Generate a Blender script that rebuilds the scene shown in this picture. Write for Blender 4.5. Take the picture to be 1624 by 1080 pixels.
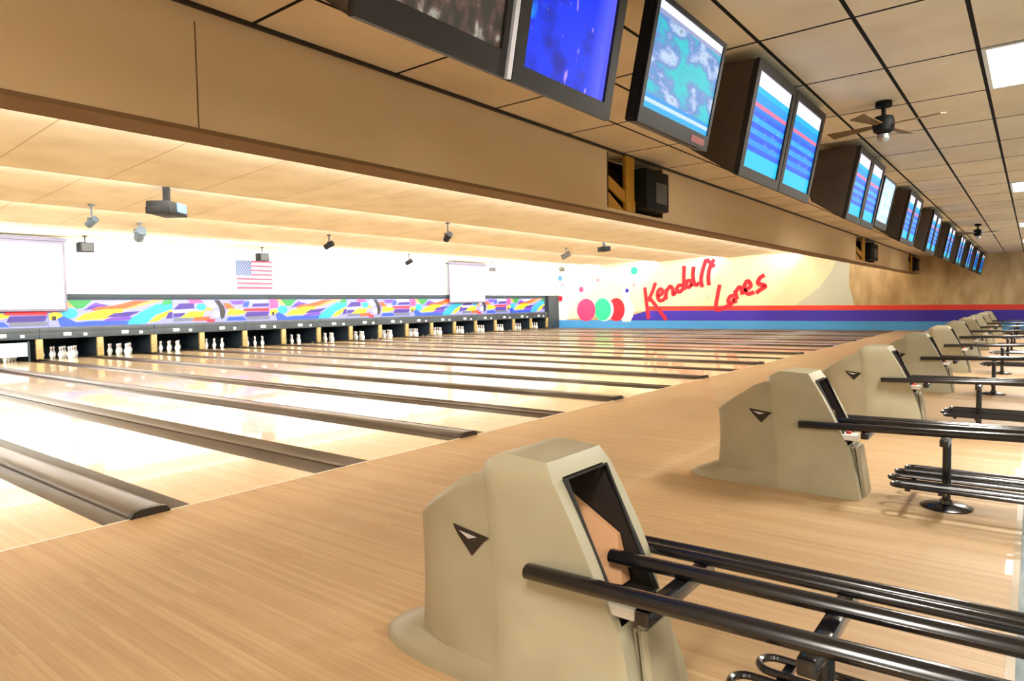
import bpy, bmesh, math, random
from mathutils import Vector, Matrix
random.seed(7)
for o in list(bpy.data.objects): bpy.data.objects.remove(o)
S = bpy.context.scene
COL = S.collection

# ------------------------------------------------------------------ camera, world, exposure, area lights
FPX, YAW, PITCH, ROLL, CAMH = 1058.05, 0.906883, -0.051574, -0.0175326, 1.368138
def make_camera():
    f = Vector((math.sin(YAW)*math.cos(PITCH), math.cos(YAW)*math.cos(PITCH), math.sin(PITCH)))
    r = Vector((math.cos(YAW), -math.sin(YAW), 0)); u = r.cross(f)
    r2 = r*math.cos(ROLL) + u*math.sin(ROLL); u2 = -r*math.sin(ROLL) + u*math.cos(ROLL)
    cam = bpy.data.cameras.new('camera'); co = bpy.data.objects.new('camera', cam); COL.objects.link(co)
    m = Matrix((r2, u2, -f)).transposed().to_4x4(); m.translation = (0, 0, CAMH)
    co.matrix_world = m
    cam.sensor_fit = 'HORIZONTAL'; cam.sensor_width = 36; cam.lens = FPX/1624*36; cam.clip_start = .05; cam.clip_end = 200
    S.camera = co
make_camera()
vs = S.view_settings
vs.view_transform = 'Standard'; vs.look = 'None'; vs.gamma = 1; vs.use_curve_mapping = False; vs.exposure = 0.0
W = bpy.data.worlds.new('world'); S.world = W; W.use_nodes = True
W.node_tree.nodes['Background'].inputs[0].default_value = (.9, .85, .75, 1)
W.node_tree.nodes['Background'].inputs[1].default_value = 0.05

def area(name, loc, sx, sy, power, color=(1, .9, .75), rot=(0, 0, 0), parent=None, spread=180):
    l = bpy.data.lights.new(name, 'AREA'); l.shape = 'RECTANGLE'; l.size = sx; l.size_y = sy
    l.energy = power; l.color = color; l.spread = math.radians(spread)
    o = bpy.data.objects.new(name, l); COL.objects.link(o); o.location = loc; o.rotation_euler = rot
    if parent: o.parent = parent
    return o
# layout constants (metres; x runs along the foul line, y runs down the lanes, z up)
PL, X1, PF, WX = 1.61658, 1.98447, 4.70488, 33.94
YPIN, YMASK = 22.98, 22.9
CEIL, CY = 3.2, 3.98
XL, YB = -9.0, -9.0
BAYS = [(4.25, 8.7), (8.7, 12.45), (12.45, 16.2), (16.2, 19.8), (19.8, 23.05)]
ZLO, ZHI = 3.64, 3.83
COVE_P = [1600, 1800, 1900, 1900, 1350]
for k, ((a, b), p) in enumerate(zip(BAYS, COVE_P)):     # cove lamps hidden behind each ceiling step, washing the next ceiling panel
    L = WX-XL-.4
    o = area('cove_lamp', ((WX+XL)/2, a+.07, ZLO+.11), L, .08, p, (1, .98, .92), (math.radians(112), 0, 0))
area('pin_wall_lamp', ((WX+XL)/2, 21.4, 3.66), WX-XL-.4, .3, 900, (1, .99, .97), (math.radians(78), 0, 0))
area('pin_deck_lamp', ((WX+XL)/2, YMASK+.12, .95), WX-XL-.4, .1, 260, (.9, .97, 1), (math.radians(12), 0, 0))

# ------------------------------------------------------------------ materials
def mat(name, col, rough=.5, metal=0, emit=None, es=1, coat=0, spec=.5):
    m = bpy.data.materials.new(name); m.use_nodes = True; b = m.node_tree.nodes['Principled BSDF']
    b.inputs['Base Color'].default_value = (*col, 1); b.inputs['Roughness'].default_value = rough
    b.inputs['Metallic'].default_value = metal; b.inputs['Coat Weight'].default_value = coat
    b.inputs['Specular IOR Level'].default_value = spec
    if emit: b.inputs['Emission Color'].default_value = (*emit, 1); b.inputs['Emission Strength'].default_value = es
    return m
def srgb(r, g, b):
    f = lambda c: (c/255/12.92) if c/255 <= .04045 else ((c/255+.055)/1.055)**2.4
    return (f(r), f(g), f(b))
def noisy(name, c1, c2, scale=(1, 1, 1), nscale=4, rough=.5, detail=4, coat=0, bump=0, lo=.35, hi=.65, metal=0, r2=None, spec=.5):
    m = mat(name, c1, rough, metal, coat=coat, spec=spec); nt = m.node_tree; n = nt.nodes; l = nt.links; b = n['Principled BSDF']
    tc = n.new('ShaderNodeTexCoord'); mp = n.new('ShaderNodeMapping'); mp.inputs['Scale'].default_value = scale
    no = n.new('ShaderNodeTexNoise'); no.inputs['Scale'].default_value = nscale; no.inputs['Detail'].default_value = detail
    cr = n.new('ShaderNodeValToRGB'); cr.color_ramp.elements[0].position = lo; cr.color_ramp.elements[1].position = hi
    cr.color_ramp.elements[0].color = (*c1, 1); cr.color_ramp.elements[1].color = (*c2, 1)
    l.new(tc.outputs['Object'], mp.inputs[0]); l.new(mp.outputs[0], no.inputs[0]); l.new(no.outputs[0], cr.inputs[0]); l.new(cr.outputs[0], b.inputs['Base Color'])
    if bump:
        bp = n.new('ShaderNodeBump'); bp.inputs['Strength'].default_value = bump; bp.inputs['Distance'].default_value = .01
        l.new(no.outputs[0], bp.inputs['Height']); l.new(bp.outputs[0], b.inputs['Normal'])
    return m
def boards(name, c1, c2, bw, bl, rough, coat, seam=(.25, .14, .05), seamw=.02):
    """wood strips running along y: per board tint, fine grain, thin seams"""
    m = mat(name, c1, rough, coat=coat); nt = m.node_tree; n = nt.nodes; l = nt.links; b = n['Principled BSDF']
    tc = n.new('ShaderNodeTexCoord')
    mp = n.new('ShaderNodeMapping'); mp.inputs['Rotation'].default_value = (0, 0, math.pi/2)
    br = n.new('ShaderNodeTexBrick'); br.inputs['Scale'].default_value = 1; br.inputs['Brick Width'].default_value = bl; br.inputs['Row Height'].default_value = bw
    br.inputs['Mortar Size'].default_value = bw*seamw; br.inputs['Bias'].default_value = 0; br.offset = .37
    br.inputs['Color1'].default_value = (*c1, 1); br.inputs['Color2'].default_value = (*c2, 1); br.inputs['Mortar'].default_value = (*seam, 1)
    m2 = n.new('ShaderNodeMapping'); m2.inputs['Scale'].default_value = (60, 1.6, 1)
    no = n.new('ShaderNodeTexNoise'); no.inputs['Scale'].default_value = 1; no.inputs['Detail'].default_value = 5
    mx = n.new('ShaderNodeMixRGB'); mx.blend_type = 'MULTIPLY'; mx.inputs[0].default_value = .33
    cr = n.new('ShaderNodeValToRGB'); cr.color_ramp.elements[0].color = (.62, .55, .45, 1); cr.color_ramp.elements[1].color = (1, 1, 1, 1)
    cr.color_ramp.elements[0].position = .3; cr.color_ramp.elements[1].position = .6
    l.new(tc.outputs['Object'], mp.inputs[0]); l.new(mp.outputs[0], br.inputs[0]); l.new(tc.outputs['Object'], m2.inputs[0]); l.new(m2.outputs[0], no.inputs[0])
    l.new(no.outputs[0], cr.inputs[0]); l.new(br.outputs[0], mx.inputs[1]); l.new(cr.outputs[0], mx.inputs[2]); l.new(mx.outputs[0], b.inputs['Base Color'])
    return m
def tiles(name, c1, c2, line, tx, ty, ox, oy, lw=.012, rough=.9):
    """ceiling tiles with a drawn grid: tx by ty metres with origin ox, oy"""
    m = mat(name, c1, rough, spec=.2); nt = m.node_tree; n = nt.nodes; l = nt.links; b = n['Principled BSDF']
    tc = n.new('ShaderNodeTexCoord'); mp = n.new('ShaderNodeMapping'); mp.inputs['Location'].default_value = (-ox, -oy, 0)
    br = n.new('ShaderNodeTexBrick'); br.offset = 0; br.inputs['Scale'].default_value = 1; br.inputs['Brick Width'].default_value = tx; br.inputs['Row Height'].default_value = ty
    br.inputs['Mortar Size'].default_value = lw; br.inputs['Mortar Smooth'].default_value = 0
    br.inputs['Color1'].default_value = (*c1, 1); br.inputs['Color2'].default_value = (*c2, 1); br.inputs['Mortar'].default_value = (*line, 1)
    no = n.new('ShaderNodeTexNoise'); no.inputs['Scale'].default_value = 1.3; no.inputs['Detail'].default_value = 6
    cr = n.new('ShaderNodeValToRGB'); cr.color_ramp.elements[0].color = (.74, .7, .64, 1); cr.color_ramp.elements[0].position = .3; cr.color_ramp.elements[1].position = .6
    mx = n.new('ShaderNodeMixRGB'); mx.blend_type = 'MULTIPLY'; mx.inputs[0].default_value = .55
    l.new(tc.outputs['Object'], mp.inputs[0]); l.new(mp.outputs[0], br.inputs[0]); l.new(tc.outputs['Object'], no.inputs[0]); l.new(no.outputs[0], cr.inputs[0])
    l.new(br.outputs[0], mx.inputs[1]); l.new(cr.outputs[0], mx.inputs[2]); l.new(mx.outputs[0], b.inputs['Base Color'])
    return m
def emis(name, col, s=1):
    return mat(name, (.01, .01, .01), .3, emit=col, es=s)

M = {}
M['approach'] = boards('approach_maple', srgb(192, 162, 122), srgb(180, 148, 108), .03, 1.6, .5, .06, seam=srgb(176, 134, 84), seamw=.03)
M['lane'] = boards('lane_maple', srgb(226, 200, 158), srgb(214, 186, 142), .0265, 2.2, .19, .4, seam=srgb(196, 160, 110), seamw=.02)
M['gutter'] = noisy('gutter_grey_brown', srgb(62, 52, 46), srgb(84, 72, 64), (1, .2, 1), 5, .3)
M['cap'] = noisy('capping_brown', srgb(56, 44, 38), srgb(78, 64, 54), (1, .15, 1), 6, .28)
M['capend'] = mat('capping_end_black', srgb(26, 20, 18), .4)
M['foul'] = mat('foul_line_grey', srgb(226, 214, 196), .3)
M['tile_app'] = tiles('ceiling_tile_tan', srgb(236, 220, 192), srgb(230, 212, 184), srgb(30, 26, 22), 1.22, .605, 4.88, .355, .014)
M['tile_lane'] = tiles('ceiling_tile_cream', srgb(236, 228, 208), srgb(232, 223, 202), srgb(200, 186, 156), 1.6, 30, 0, -5, .012)
M['bulk'] = noisy('bulkhead_tan_paint', srgb(226, 200, 160), srgb(214, 184, 142), (.25, 1, 1), 1.2, .7, 2)
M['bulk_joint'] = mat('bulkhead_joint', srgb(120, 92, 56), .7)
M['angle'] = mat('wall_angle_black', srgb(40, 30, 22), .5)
M['white'] = mat('white_wall_paint', srgb(236, 238, 236), .7)
M['tanwall'] = noisy('tan_wall_paneling', srgb(214, 188, 142), srgb(180, 152, 108), (1, 2, .8), 1.3, .75, 5)
M['cream'] = mat('cream_lit_wall', srgb(248, 236, 196), .7)
M['greyw'] = mat('pale_grey_dots_and_light_edge', srgb(206, 208, 190), .7)
M['red'] = mat('red_mural_paint', srgb(226, 60, 44), .6)
M['scarlet'] = mat('lettering_red_paint', srgb(222, 20, 48), .5)
M['purple'] = mat('purple_mural_paint', srgb(52, 32, 168), .6)
M['sky'] = mat('light_blue_mural_paint', srgb(70, 150, 214), .6)
M['carpet'] = noisy('blue_grey_carpet', srgb(120, 136, 142), srgb(160, 172, 176), (.6, 3, 1), 5, .9)
M['shell'] = noisy('putty_plastic_shell', srgb(154, 146, 122), srgb(143, 134, 110), (1, 1, 1), 3, .38, 2)
M['shell2'] = noisy('putty_plastic_hood', srgb(164, 158, 134), srgb(153, 146, 122), (1, 1, 1), 3, .36, 2)
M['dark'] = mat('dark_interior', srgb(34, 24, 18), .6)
M['tanin'] = mat('tan_interior', srgb(200, 150, 108), .5)
M['black'] = mat('black_enamel', srgb(22, 20, 22), .22, coat=.3)
M['rubber'] = mat('black_rubber', srgb(18, 18, 18), .6)
M['steel'] = mat('brushed_steel', srgb(190, 190, 190), .3, .9)
M['cab'] = noisy('monitor_cabinet_dark', srgb(42, 34, 28), srgb(56, 44, 34), (1, 1, 1), 5, .5)
M['bezel'] = mat('monitor_bezel_charcoal', srgb(30, 26, 23), .5, spec=.25)
M['bezel2'] = mat('flat_panel_bezel_black', srgb(16, 14, 18), .5, spec=.25)
M['silver'] = mat('silver_trim', srgb(200, 200, 210), .3, .5)
M['maskframe'] = mat('mask_frame_slate', srgb(42, 52, 58), .6, spec=.2)
M['header'] = noisy('pinsetter_header_slate', srgb(48, 58, 66), srgb(38, 46, 54), (1, 1, 1), 2, .5)
M['pit'] = mat('pit_curtain_dark_teal', srgb(10, 26, 38), .8)
M['kick'] = mat('kickback_grey', srgb(16, 32, 46), .6)
M['post'] = noisy('divider_tan', srgb(160, 140, 88), srgb(130, 112, 72), (1, 1, 3), 4, .5)
M['plaque'] = mat('pale_plaque', srgb(226, 226, 220), .5)
M['screenw'] = mat('projection_screen_white', srgb(252, 252, 252), .8)
M['scrframe'] = mat('screen_border_grey', srgb(92, 86, 104), .6)
M['amber'] = mat('niche_amber_paint', srgb(184, 134, 30), .6)
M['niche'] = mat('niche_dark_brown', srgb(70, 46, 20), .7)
M['grey'] = mat('grey_plastic', srgb(80, 76, 74), .5)
M['flagr'] = mat('flag_red', srgb(214, 60, 80), .8); M['flagw'] = mat('flag_white', srgb(244, 226, 228), .8); M['flagb'] = mat('flag_blue', srgb(60, 78, 110), .8)
M['fix'] = mat('fixture_black', srgb(14, 14, 15), .6, spec=.2); M['fixg'] = mat('fixture_grey', srgb(86, 100, 110), .6); M['glassb'] = mat('lens_blue_grey', srgb(70, 100, 128), .4)
M['blade'] = noisy('fan_blade_brown', srgb(96, 72, 40), srgb(120, 92, 52), (1, 1, 1), 6, .5)
M['diff'] = emis('troffer_diffuser', (1, .97, .9), 9)
M['pal'] = {k: mat('mask_print_'+k, srgb(*[int(255*(c/255)**2.3) for c in v]), .45) for k, v in dict(pink=(240, 130, 180), hot=(236, 84, 120), green=(20, 176, 122), purple=(110, 60, 176), violet=(150, 110, 214), orange=(240, 140, 80), yellow=(248, 222, 60), cyan=(0, 190, 212), blue=(10, 130, 210), white=(244, 240, 240), lilac=(176, 180, 222), black=(28, 32, 40), peach=(240, 184, 140), grey=(150, 156, 170)).items()}
def pin_material():
    m = mat('pin_white', srgb(246, 246, 242), .25, coat=.3); nt = m.node_tree; n = nt.nodes; l = nt.links
    tc = n.new('ShaderNodeTexCoord'); sp = n.new('ShaderNodeSeparateXYZ'); cr = n.new('ShaderNodeValToRGB'); cr.color_ramp.interpolation = 'CONSTANT'
    cr.color_ramp.elements[0].color = (*srgb(246, 246, 242), 1); e = cr.color_ramp.elements
    for p, c in ((.262, srgb(200, 30, 40)), (.272, srgb(246, 246, 242)), (.284, srgb(200, 30, 40)), (.294, srgb(246, 246, 242))):
        x = e.new(p); x.color = (*c, 1)
    e.remove(e[-1]) if e[-1].position > .9 else None
    l.new(tc.outputs['Object'], sp.inputs[0]); l.new(sp.outputs['Z'], cr.inputs[0]); l.new(cr.outputs[0], n['Principled BSDF'].inputs['Base Color'])
    return m
M['pin'] = pin_material()

# ------------------------------------------------------------------ mesh helpers
def link(name, bm, mats, parent=None, loc=None, kind=None, angle=40, smooth=True):
    me = bpy.data.meshes.new(name)
    bmesh.ops.recalc_face_normals(bm, faces=bm.faces)
    if smooth:
        for f in bm.faces: f.smooth = True
        for e in bm.edges:
            if len(e.link_faces) == 2 and e.calc_face_angle(0) > math.radians(angle): e.smooth = False
    bm.to_mesh(me); bm.free()
    for m in (mats if isinstance(mats, (list, tuple)) else [mats]): me.materials.append(m)
    o = bpy.data.objects.new(name, me); COL.objects.link(o)
    if parent: o.parent = parent
    if loc: o.location = loc
    if kind: o['kind'] = kind
    return o
def thing(name, label, cat, loc=(0, 0, 0), rotz=0, group=None):
    o = bpy.data.objects.new(name, None); COL.objects.link(o); o.location = loc; o.rotation_euler = (0, 0, rotz); o.empty_display_size = .1
    return tag(o, label, cat, group)
def tag(o, label, cat, group=None):
    o['label'] = label; o['category'] = cat
    if group: o['group'] = group
    return o
def copy_tree(o, parent=None):
    c = o.copy(); COL.objects.link(c); c.parent = parent
    for ch in list(o.children): copy_tree(ch, c)
    return c
def box(bm, x0, x1, y0, y1, z0, z1, mi=0, bev=0):
    r = bmesh.ops.create_cube(bm, size=1); vs = r['verts']
    for v in vs: v.co = Vector(((x0+x1)/2+v.co.x*(x1-x0), (y0+y1)/2+v.co.y*(y1-y0), (z0+z1)/2+v.co.z*(z1-z0)))
    fs = {f for v in vs for f in v.link_faces}
    for f in fs: f.material_index = mi
    if bev:
        rr = bmesh.ops.bevel(bm, geom=list({e for v in vs for e in v.link_edges}), offset=bev, segments=2, affect='EDGES', profile=.5)
        for f in rr['faces']: f.material_index = mi
def hexa(bm, c, mi=0):
    """8 corners: bottom 4 (ccw) then top 4"""
    v = [bm.verts.new(p) for p in c]
    for q in ((3, 2, 1, 0), (4, 5, 6, 7), (0, 1, 5, 4), (1, 2, 6, 5), (2, 3, 7, 6), (3, 0, 4, 7)):
        f = bm.faces.new([v[i] for i in q]); f.material_index = mi
def prism(bm, pts, axis, a, b, mi=0):
    """extrude polygon; axis 'x': pts are (y,z)"""
    def P(p, t): return (t, p[0], p[1]) if axis == 'x' else ((p[0], t, p[1]) if axis == 'y' else (p[0], p[1], t))
    A = [bm.verts.new(P(p, a)) for p in pts]; B = [bm.verts.new(P(p, b)) for p in pts]; n = len(pts)
    fs = [bm.faces.new(A), bm.faces.new(B[::-1])] + [bm.faces.new([A[i], B[i], B[(i+1) % n], A[(i+1) % n]]) for i in range(n)]
    for f in fs: f.material_index = mi
def tube(bm, pts, r, seg=10, mi=0, sx=1, caps=True):
    pts = [Vector(p) for p in pts]; rings = []
    for i, p in enumerate(pts):
        d = (pts[min(i+1, len(pts)-1)]-pts[max(i-1, 0)]).normalized()
        up = Vector((0, 0, 1)) if abs(d.z) < .9 else Vector((0, 1, 0))
        s = d.cross(up).normalized(); u = s.cross(d)
        rings.append([bm.verts.new(p+s*math.cos(t)*r*sx+u*math.sin(t)*r) for t in [2*math.pi*k/seg for k in range(seg)]])
    for a, b in zip(rings, rings[1:]):
        for k in range(seg):
            f = bm.faces.new([a[k], a[(k+1) % seg], b[(k+1) % seg], b[k]]); f.material_index = mi
    if caps:
        for q in (rings[0], rings[-1][::-1]):
            f = bm.faces.new(q); f.material_index = mi
def lathe(bm, prof, seg=16, mi=0, c=(0, 0, 0)):
    rings = []
    for r, z in prof:
        rings.append([bm.verts.new((c[0]+r*math.cos(t), c[1]+r*math.sin(t), c[2]+z)) for t in [2*math.pi*k/seg for k in range(seg)]])
    for a, b in zip(rings, rings[1:]):
        for k in range(seg):
            f = bm.faces.new([a[k], a[(k+1) % seg], b[(k+1) % seg], b[k]]); f.material_index = mi
    for q in (rings[0][::-1], rings[-1]):
        f = bm.faces.new(q); f.material_index = mi
def B(): return bmesh.new()
ORD = ['first', 'second', 'third', 'fourth', 'fifth', 'sixth', 'seventh', 'eighth', 'ninth', 'tenth', 'eleventh', 'twelfth', 'thirteenth', 'fourteenth', 'fifteenth', 'sixteenth', 'seventeenth', 'eighteenth', 'nineteenth', 'twentieth', 'twenty-first']

# ------------------------------------------------------------------ setting: floors
bm = B(); box(bm, XL, WX, .06, PF, -.2, 0); link('floor', bm, M['approach'], kind='structure', smooth=False)
bm = B(); box(bm, XL, WX, YB, .03, -.3, -.02); link('floor', bm, M['carpet'], kind='structure', smooth=False)
bm = B(); box(bm, XL, WX, .03, .06, -.3, .002); link('trim_1', bm, mat('edge_strip', srgb(168, 150, 120), .4), kind='structure', smooth=False)
bm = B(); box(bm, XL, WX, PF, 24.6, -.3, -.12); link('floor', bm, mat('subfloor_dark', srgb(60, 50, 42), .6), kind='structure', smooth=False)
GH = .285                                                         # half width of the gutter group between two lanes
bm = B(); box(bm, X1+19*PL+GH, WX, PF, 24.6, -.12, 0); link('floor', bm, mat('side_walk_brown', srgb(96, 84, 76), .4), kind='structure', smooth=False)
bm = B(); box(bm, XL, WX, PF-.025, PF, -.05, .0015); link('trim_2', bm, M['foul'], kind='structure', smooth=False)
bm = B(); box(bm, XL, X1-2*PL+GH, PF, 24.6, -.12, 0); link('floor', bm, M['lane'], kind='structure', smooth=False)

# ------------------------------------------------------------------ lanes with gutters, capping and dividers
def lane_label(j):
    k = j+2
    return ['glossy pale maple lane in the bottom left corner, left of the near brown capping',
            'glossy pale maple lane just right of the near brown capping with the black end'][k-1] if k in (1, 2) else \
        'glossy pale maple lane, the %s to the right of the near brown capping' % ORD[k-2]
def gutter_bm(x0, x1):
    bm = B(); n = 8; y0, y1 = PF, 23.95
    top = [(x0+(x1-x0)*i/n, -.003-.06*math.sin(math.pi*i/n)**.7) for i in range(n+1)]
    poly = top+[(x1, -.1), (x0, -.1)]
    prism(bm, poly, 'y', y0, y1); return bm
for j in range(-1, 19):
    c = X1+(j+.5)*PL; hw = PL/2-GH
    t = thing('bowling_lane', lane_label(j), 'bowling lane', (c, PF, -.12), 0, 'bowling lanes side by side')
    bm = B(); box(bm, -hw, hw, .001, 23.95-PF, 0, .12); link('lane_surface', bm, M['lane'], t, smooth=False)
    for s in (-1, 1):
        cap = ((j if s < 0 else j+1) % 2 == 0)                      # the even groups carry the raised capping
        inner = .131 if cap else .03
        a, b = sorted((s*(hw+.002), s*(PL/2-inner)))
        g = gutter_bm(a, b); 
        for v in g.verts: v.co += Vector((0, -PF, .12))
        link('gutter', g, M['gutter'], t)
caps = 0
for j in range(-1, 20):
    c = X1+j*PL
    if j % 2:                                                        # flush thin divider between two gutters
        pass
    even = (j % 2 == 0)
    bm = B()
    if even:
        hwid = .125
        prof = [(-hwid, -.1), (-hwid, .005), (-hwid+.02, .035), (-hwid+.06, .046), (hwid-.06, .046), (hwid-.02, .035), (hwid, .005), (hwid, -.1)]
        prism(bm, prof, 'y', .02, 23.9-PF)
        t = thing('return_track_capping', 'long raised dark brown capping between gutters, %s from the left' % ORD[j//2] if j else 'nearest raised dark brown capping with a black rounded end, bottom left', 'lane capping', (c, PF, 0), 0, 'raised cappings between lane pairs')
        link('cover', bm, M['cap'], t, angle=60)
        bm = B(); prism(bm, [(-.13, -.1), (-.13, .01), (-.105, .042), (-.06, .052), (.06, .052), (.105, .042), (.13, .01), (.13, -.1)], 'y', -.03, .0195)
        link('end_cap', bm, M['capend'], t)
    else:
        box(bm, -.028, .028, .002, 23.9-PF, -.1, .012, bev=.004)
        o = link('lane_divider', bm, M['cap'], None, (c, PF, 0))
        tag(o, 'thin flush dark divider between two gutters, %s from the left' % ORD[(j+1)//2], 'lane divider', 'thin dividers between gutters')

# ------------------------------------------------------------------ pin end
JP = list(range(0, 19))
def pin_bm():
    bm = B()
    lathe(bm, [(.0, 0), (.026, 0), (.03, .01), (.042, .055), (.0605, .114), (.058, .15), (.045, .19), (.03, .225), (.0233, .255), (.024, .28), (.0285, .32), (.0323, .345), (.03, .363), (.019, .377), (.004, .381)], 14)
    return bm
first = None
rack = [(0, 0)]+[(s*.1524, .264) for s in (-1, 1)]+[(s*.3048, .528) for s in (-1, 0, 1)]+[(s*.1524, .792) for s in (-3, -1, 1, 3)]
for j in range(2, 19):
    c = X1+(j+.5)*PL; k = j-2
    lab = 'bowling pin of the leftmost rack under the big screen' if k == 0 else 'bowling pin of the %s rack from the photo\'s left' % ORD[k]
    for q, (dx, dy) in enumerate(rack):
        loc = (c+dx, YPIN+.1+dy, 0)
        if first is None: first = link('bowling_pin', pin_bm(), M['pin']); o = first
        else: o = first.copy(); COL.objects.link(o)
        o.location = loc; tag(o, lab+(', head pin' if q == 0 else ', %s row' % ORD[(1 if q < 3 else 2 if q < 6 else 3)]+(', left end' if q in (1, 3, 6) else ', right end' if q in (2, 5, 9) else (', middle' if q == 4 else (', inner left' if q == 7 else ', inner right')))), 'bowling pin', 'bowling pins of the %s rack' % ORD[k])
# kickback posts between the pits
for j in range(2, 20):
    t = thing('kickback_post', 'tan upright post between pin pits, %s from the photo\'s left' % ORD[j-2], 'post', (X1+j*PL, YMASK-.02, .0), 0, 'posts between the pin pits')
    bm = B(); box(bm, -.09, .09, 0, .09, .0525, .64, 0, .008); link('post_face', bm, M['post'], t)
    bm = B(); box(bm, -.07, .07, .0905, 1.6, .0525, .64); link('kickback_panel', bm, M['kick'], t)
# ball pits' curtains
bm = B(); box(bm, XL, WX, 24.55, 24.6, -.1, 1.0); link('wall_pit', bm, M['pit'], kind='structure', smooth=False)
def panel_poly(bm, pts, x0, w, z0, h, y, mi):
    """a thin printed patch on the mask panel; pts in 0..1"""
    v0 = [bm.verts.new((x0+p[0]*w, y, z0+p[1]*h)) for p in pts]
    f = bm.faces.new(v0); f.material_index = mi
PK = list(M['pal'].keys()); PI = {k: i for i, k in enumerate(PK)}
def blob(cx, cy, rx, ry, n=14): return [(cx+rx*math.cos(2*math.pi*i/n), cy+ry*math.sin(2*math.pi*i/n)) for i in range(n)]
ART_A = [('lilac', [(0, 0), (1, 0), (1, 1), (0, 1)]),
 ('pink', [(0, .55), (.1, .6), (.1, 1), (0, 1)]), ('yellow', [(.0, .25), (.08, .3), (.12, .5), (.04, .55), (0, .5)]),
 ('peach', [(.08, 1), (.14, 1), (.2, .75), (.14, .7)]), ('green', [(.13, 1), (.33, 1), (.25, .68), (.2, .66)]),
 ('violet', [(.28, .72), (.4, .75), (.5, .95), (.36, .92)]), ('purple', [(.25, .6), (.4, .7), (.46, .82), (.3, .72)]),
 ('white', [(.36, .9), (.7, .98), (.68, .86), (.42, .84)]), ('orange', [(.3, .58), (.55, .6), (.82, .98), (.66, .98), (.5, .78), (.36, .72)]),
 ('peach', [(.55, .6), (.66, .66), (.94, 1), (.82, 1)]), ('yellow', [(.18, .22), (.42, .24), (.56, .42), (.58, .64), (.42, .64), (.26, .48)]),
 ('purple', [(.42, .3), (.62, .34), (.72, .54), (.5, .48)]), ('violet', [(.4, .16), (.66, .2), (.62, .34), (.44, .28)]),
 ('cyan', blob(.15, .5, .06, .2)), ('blue', [(.08, .0), (.72, .0), (.74, .16), (.3, .18), (.2, .14), (.1, .4), (.06, .3)]),
 ('cyan', [(.6, 0), (.76, .02), (.84, .36), (1, .62), (1, .86), (.86, .82), (.72, .5), (.62, .2)]), ('green', [(.9, .78), (1, .82), (1, 1), (.93, 1)]),
 ('yellow', [(.78, .06), (.86, .1), (1, .44), (1, .6), (.86, .36)]), ('purple', [(.94, .2), (1, .22), (1, .5), (.96, .46)]), ('black', [(.02, .24), (.05, .24), (.05, .4), (.02, .4)])]
ART_B = [('lilac', [(0, 0), (1, 0), (1, 1), (0, 1)]),
 ('purple', [(.0, .58), (.2, .62), (.2, .86), (.06, .84)]), ('white', [(.0, .44), (.3, .46), (.28, .58), (0, .56)]), ('purple', [(0, .24), (.12, .28), (.1, .44), (0, .42)]),
 ('pink', [(.16, .84), (.3, .86), (.26, 1), (.14, 1)]), ('grey', [(0, .06), (.2, .08), (.2, .24), (0, .22)]), ('yellow', [(.06, .24), (.28, .22), (.3, .5), (.16, .5)]),
 ('orange', [(.18, .06), (.34, .06), (.36, .26), (.2, .24)]), ('peach', [(.28, .48), (.38, .5), (.38, .66), (.3, .7)]), ('cyan', blob(.27, .68, .05, .16)), ('hot', [(.32, .0), (.4, .0), (.4, .14), (.32, .14)]),
 ('white', blob(.36, .86, .03, .1)), ('white', blob(.385, .74, .035, .12)), ('white', blob(.42, .34, .04, .14)), ('black', [(.4, .98), (.45, .98), (.5, .7), (.515, .45), (.5, .2), (.47, .1), (.455, .28), (.455, .5), (.44, .72)]),
 ('orange', [(.49, .86), (.56, .82), (.62, .6), (.52, .56)]), ('yellow', [(.52, .3), (.64, .28), (.76, .4), (.7, .52), (.56, .6)]), ('blue', [(.52, .04), (.74, .04), (.7, .22), (.54, .2)]),
 ('violet', [(.6, .78), (.7, .78), (.72, .96), (.56, .94)]), ('blue', [(.7, .66), (.76, .66), (.78, .9), (.72, .92)]), ('hot', [(.7, .46), (1, .44), (1, .6), (.72, .58)]), ('purple', [(.72, .2), (.98, .22), (1, .42), (.74, .42)]),
 ('purple', [(.8, .66), (1, .68), (1, .82), (.82, .8)]), ('grey', [(.74, .06), (1, .06), (1, .2), (.74, .2)]), ('white', [(.78, .86), (.98, .86), (.98, .98), (.78, .98)])]
ZM = (.98, 1.79, 1.97)
seams = [3.47+3.624*k for k in range(9)]
for k, x0 in enumerate(seams[:-1]):
    w = 3.62; t = thing('masking_unit', 'colourful swirl-printed masking panel above the pin pits, %s from the photo\'s left' % ORD[k], 'masking panel', (x0, YMASK, 0), 0, 'printed masking panels above the pits')
    bm = B(); box(bm, .004, w, .0, .09, ZM[0], ZM[1])
    for f in bm.faces: f.material_index = PI['lilac']
    art = ART_B if k % 2 == 0 else ART_A
    for q, (cname, pts) in enumerate(art):
        panel_poly(bm, pts, .02, w-.04, ZM[0]+.01, ZM[1]-ZM[0]-.02, -.001-.0006*q, PI[cname])
    o = link('printed_panel', bm, [M['pal'][c] for c in PK], t, smooth=False)
    bm = B(); box(bm, .004, w, -.03, .09, ZM[1]+.001, ZM[2], bev=.006); link('top_frame', bm, M['maskframe'], t)
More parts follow.
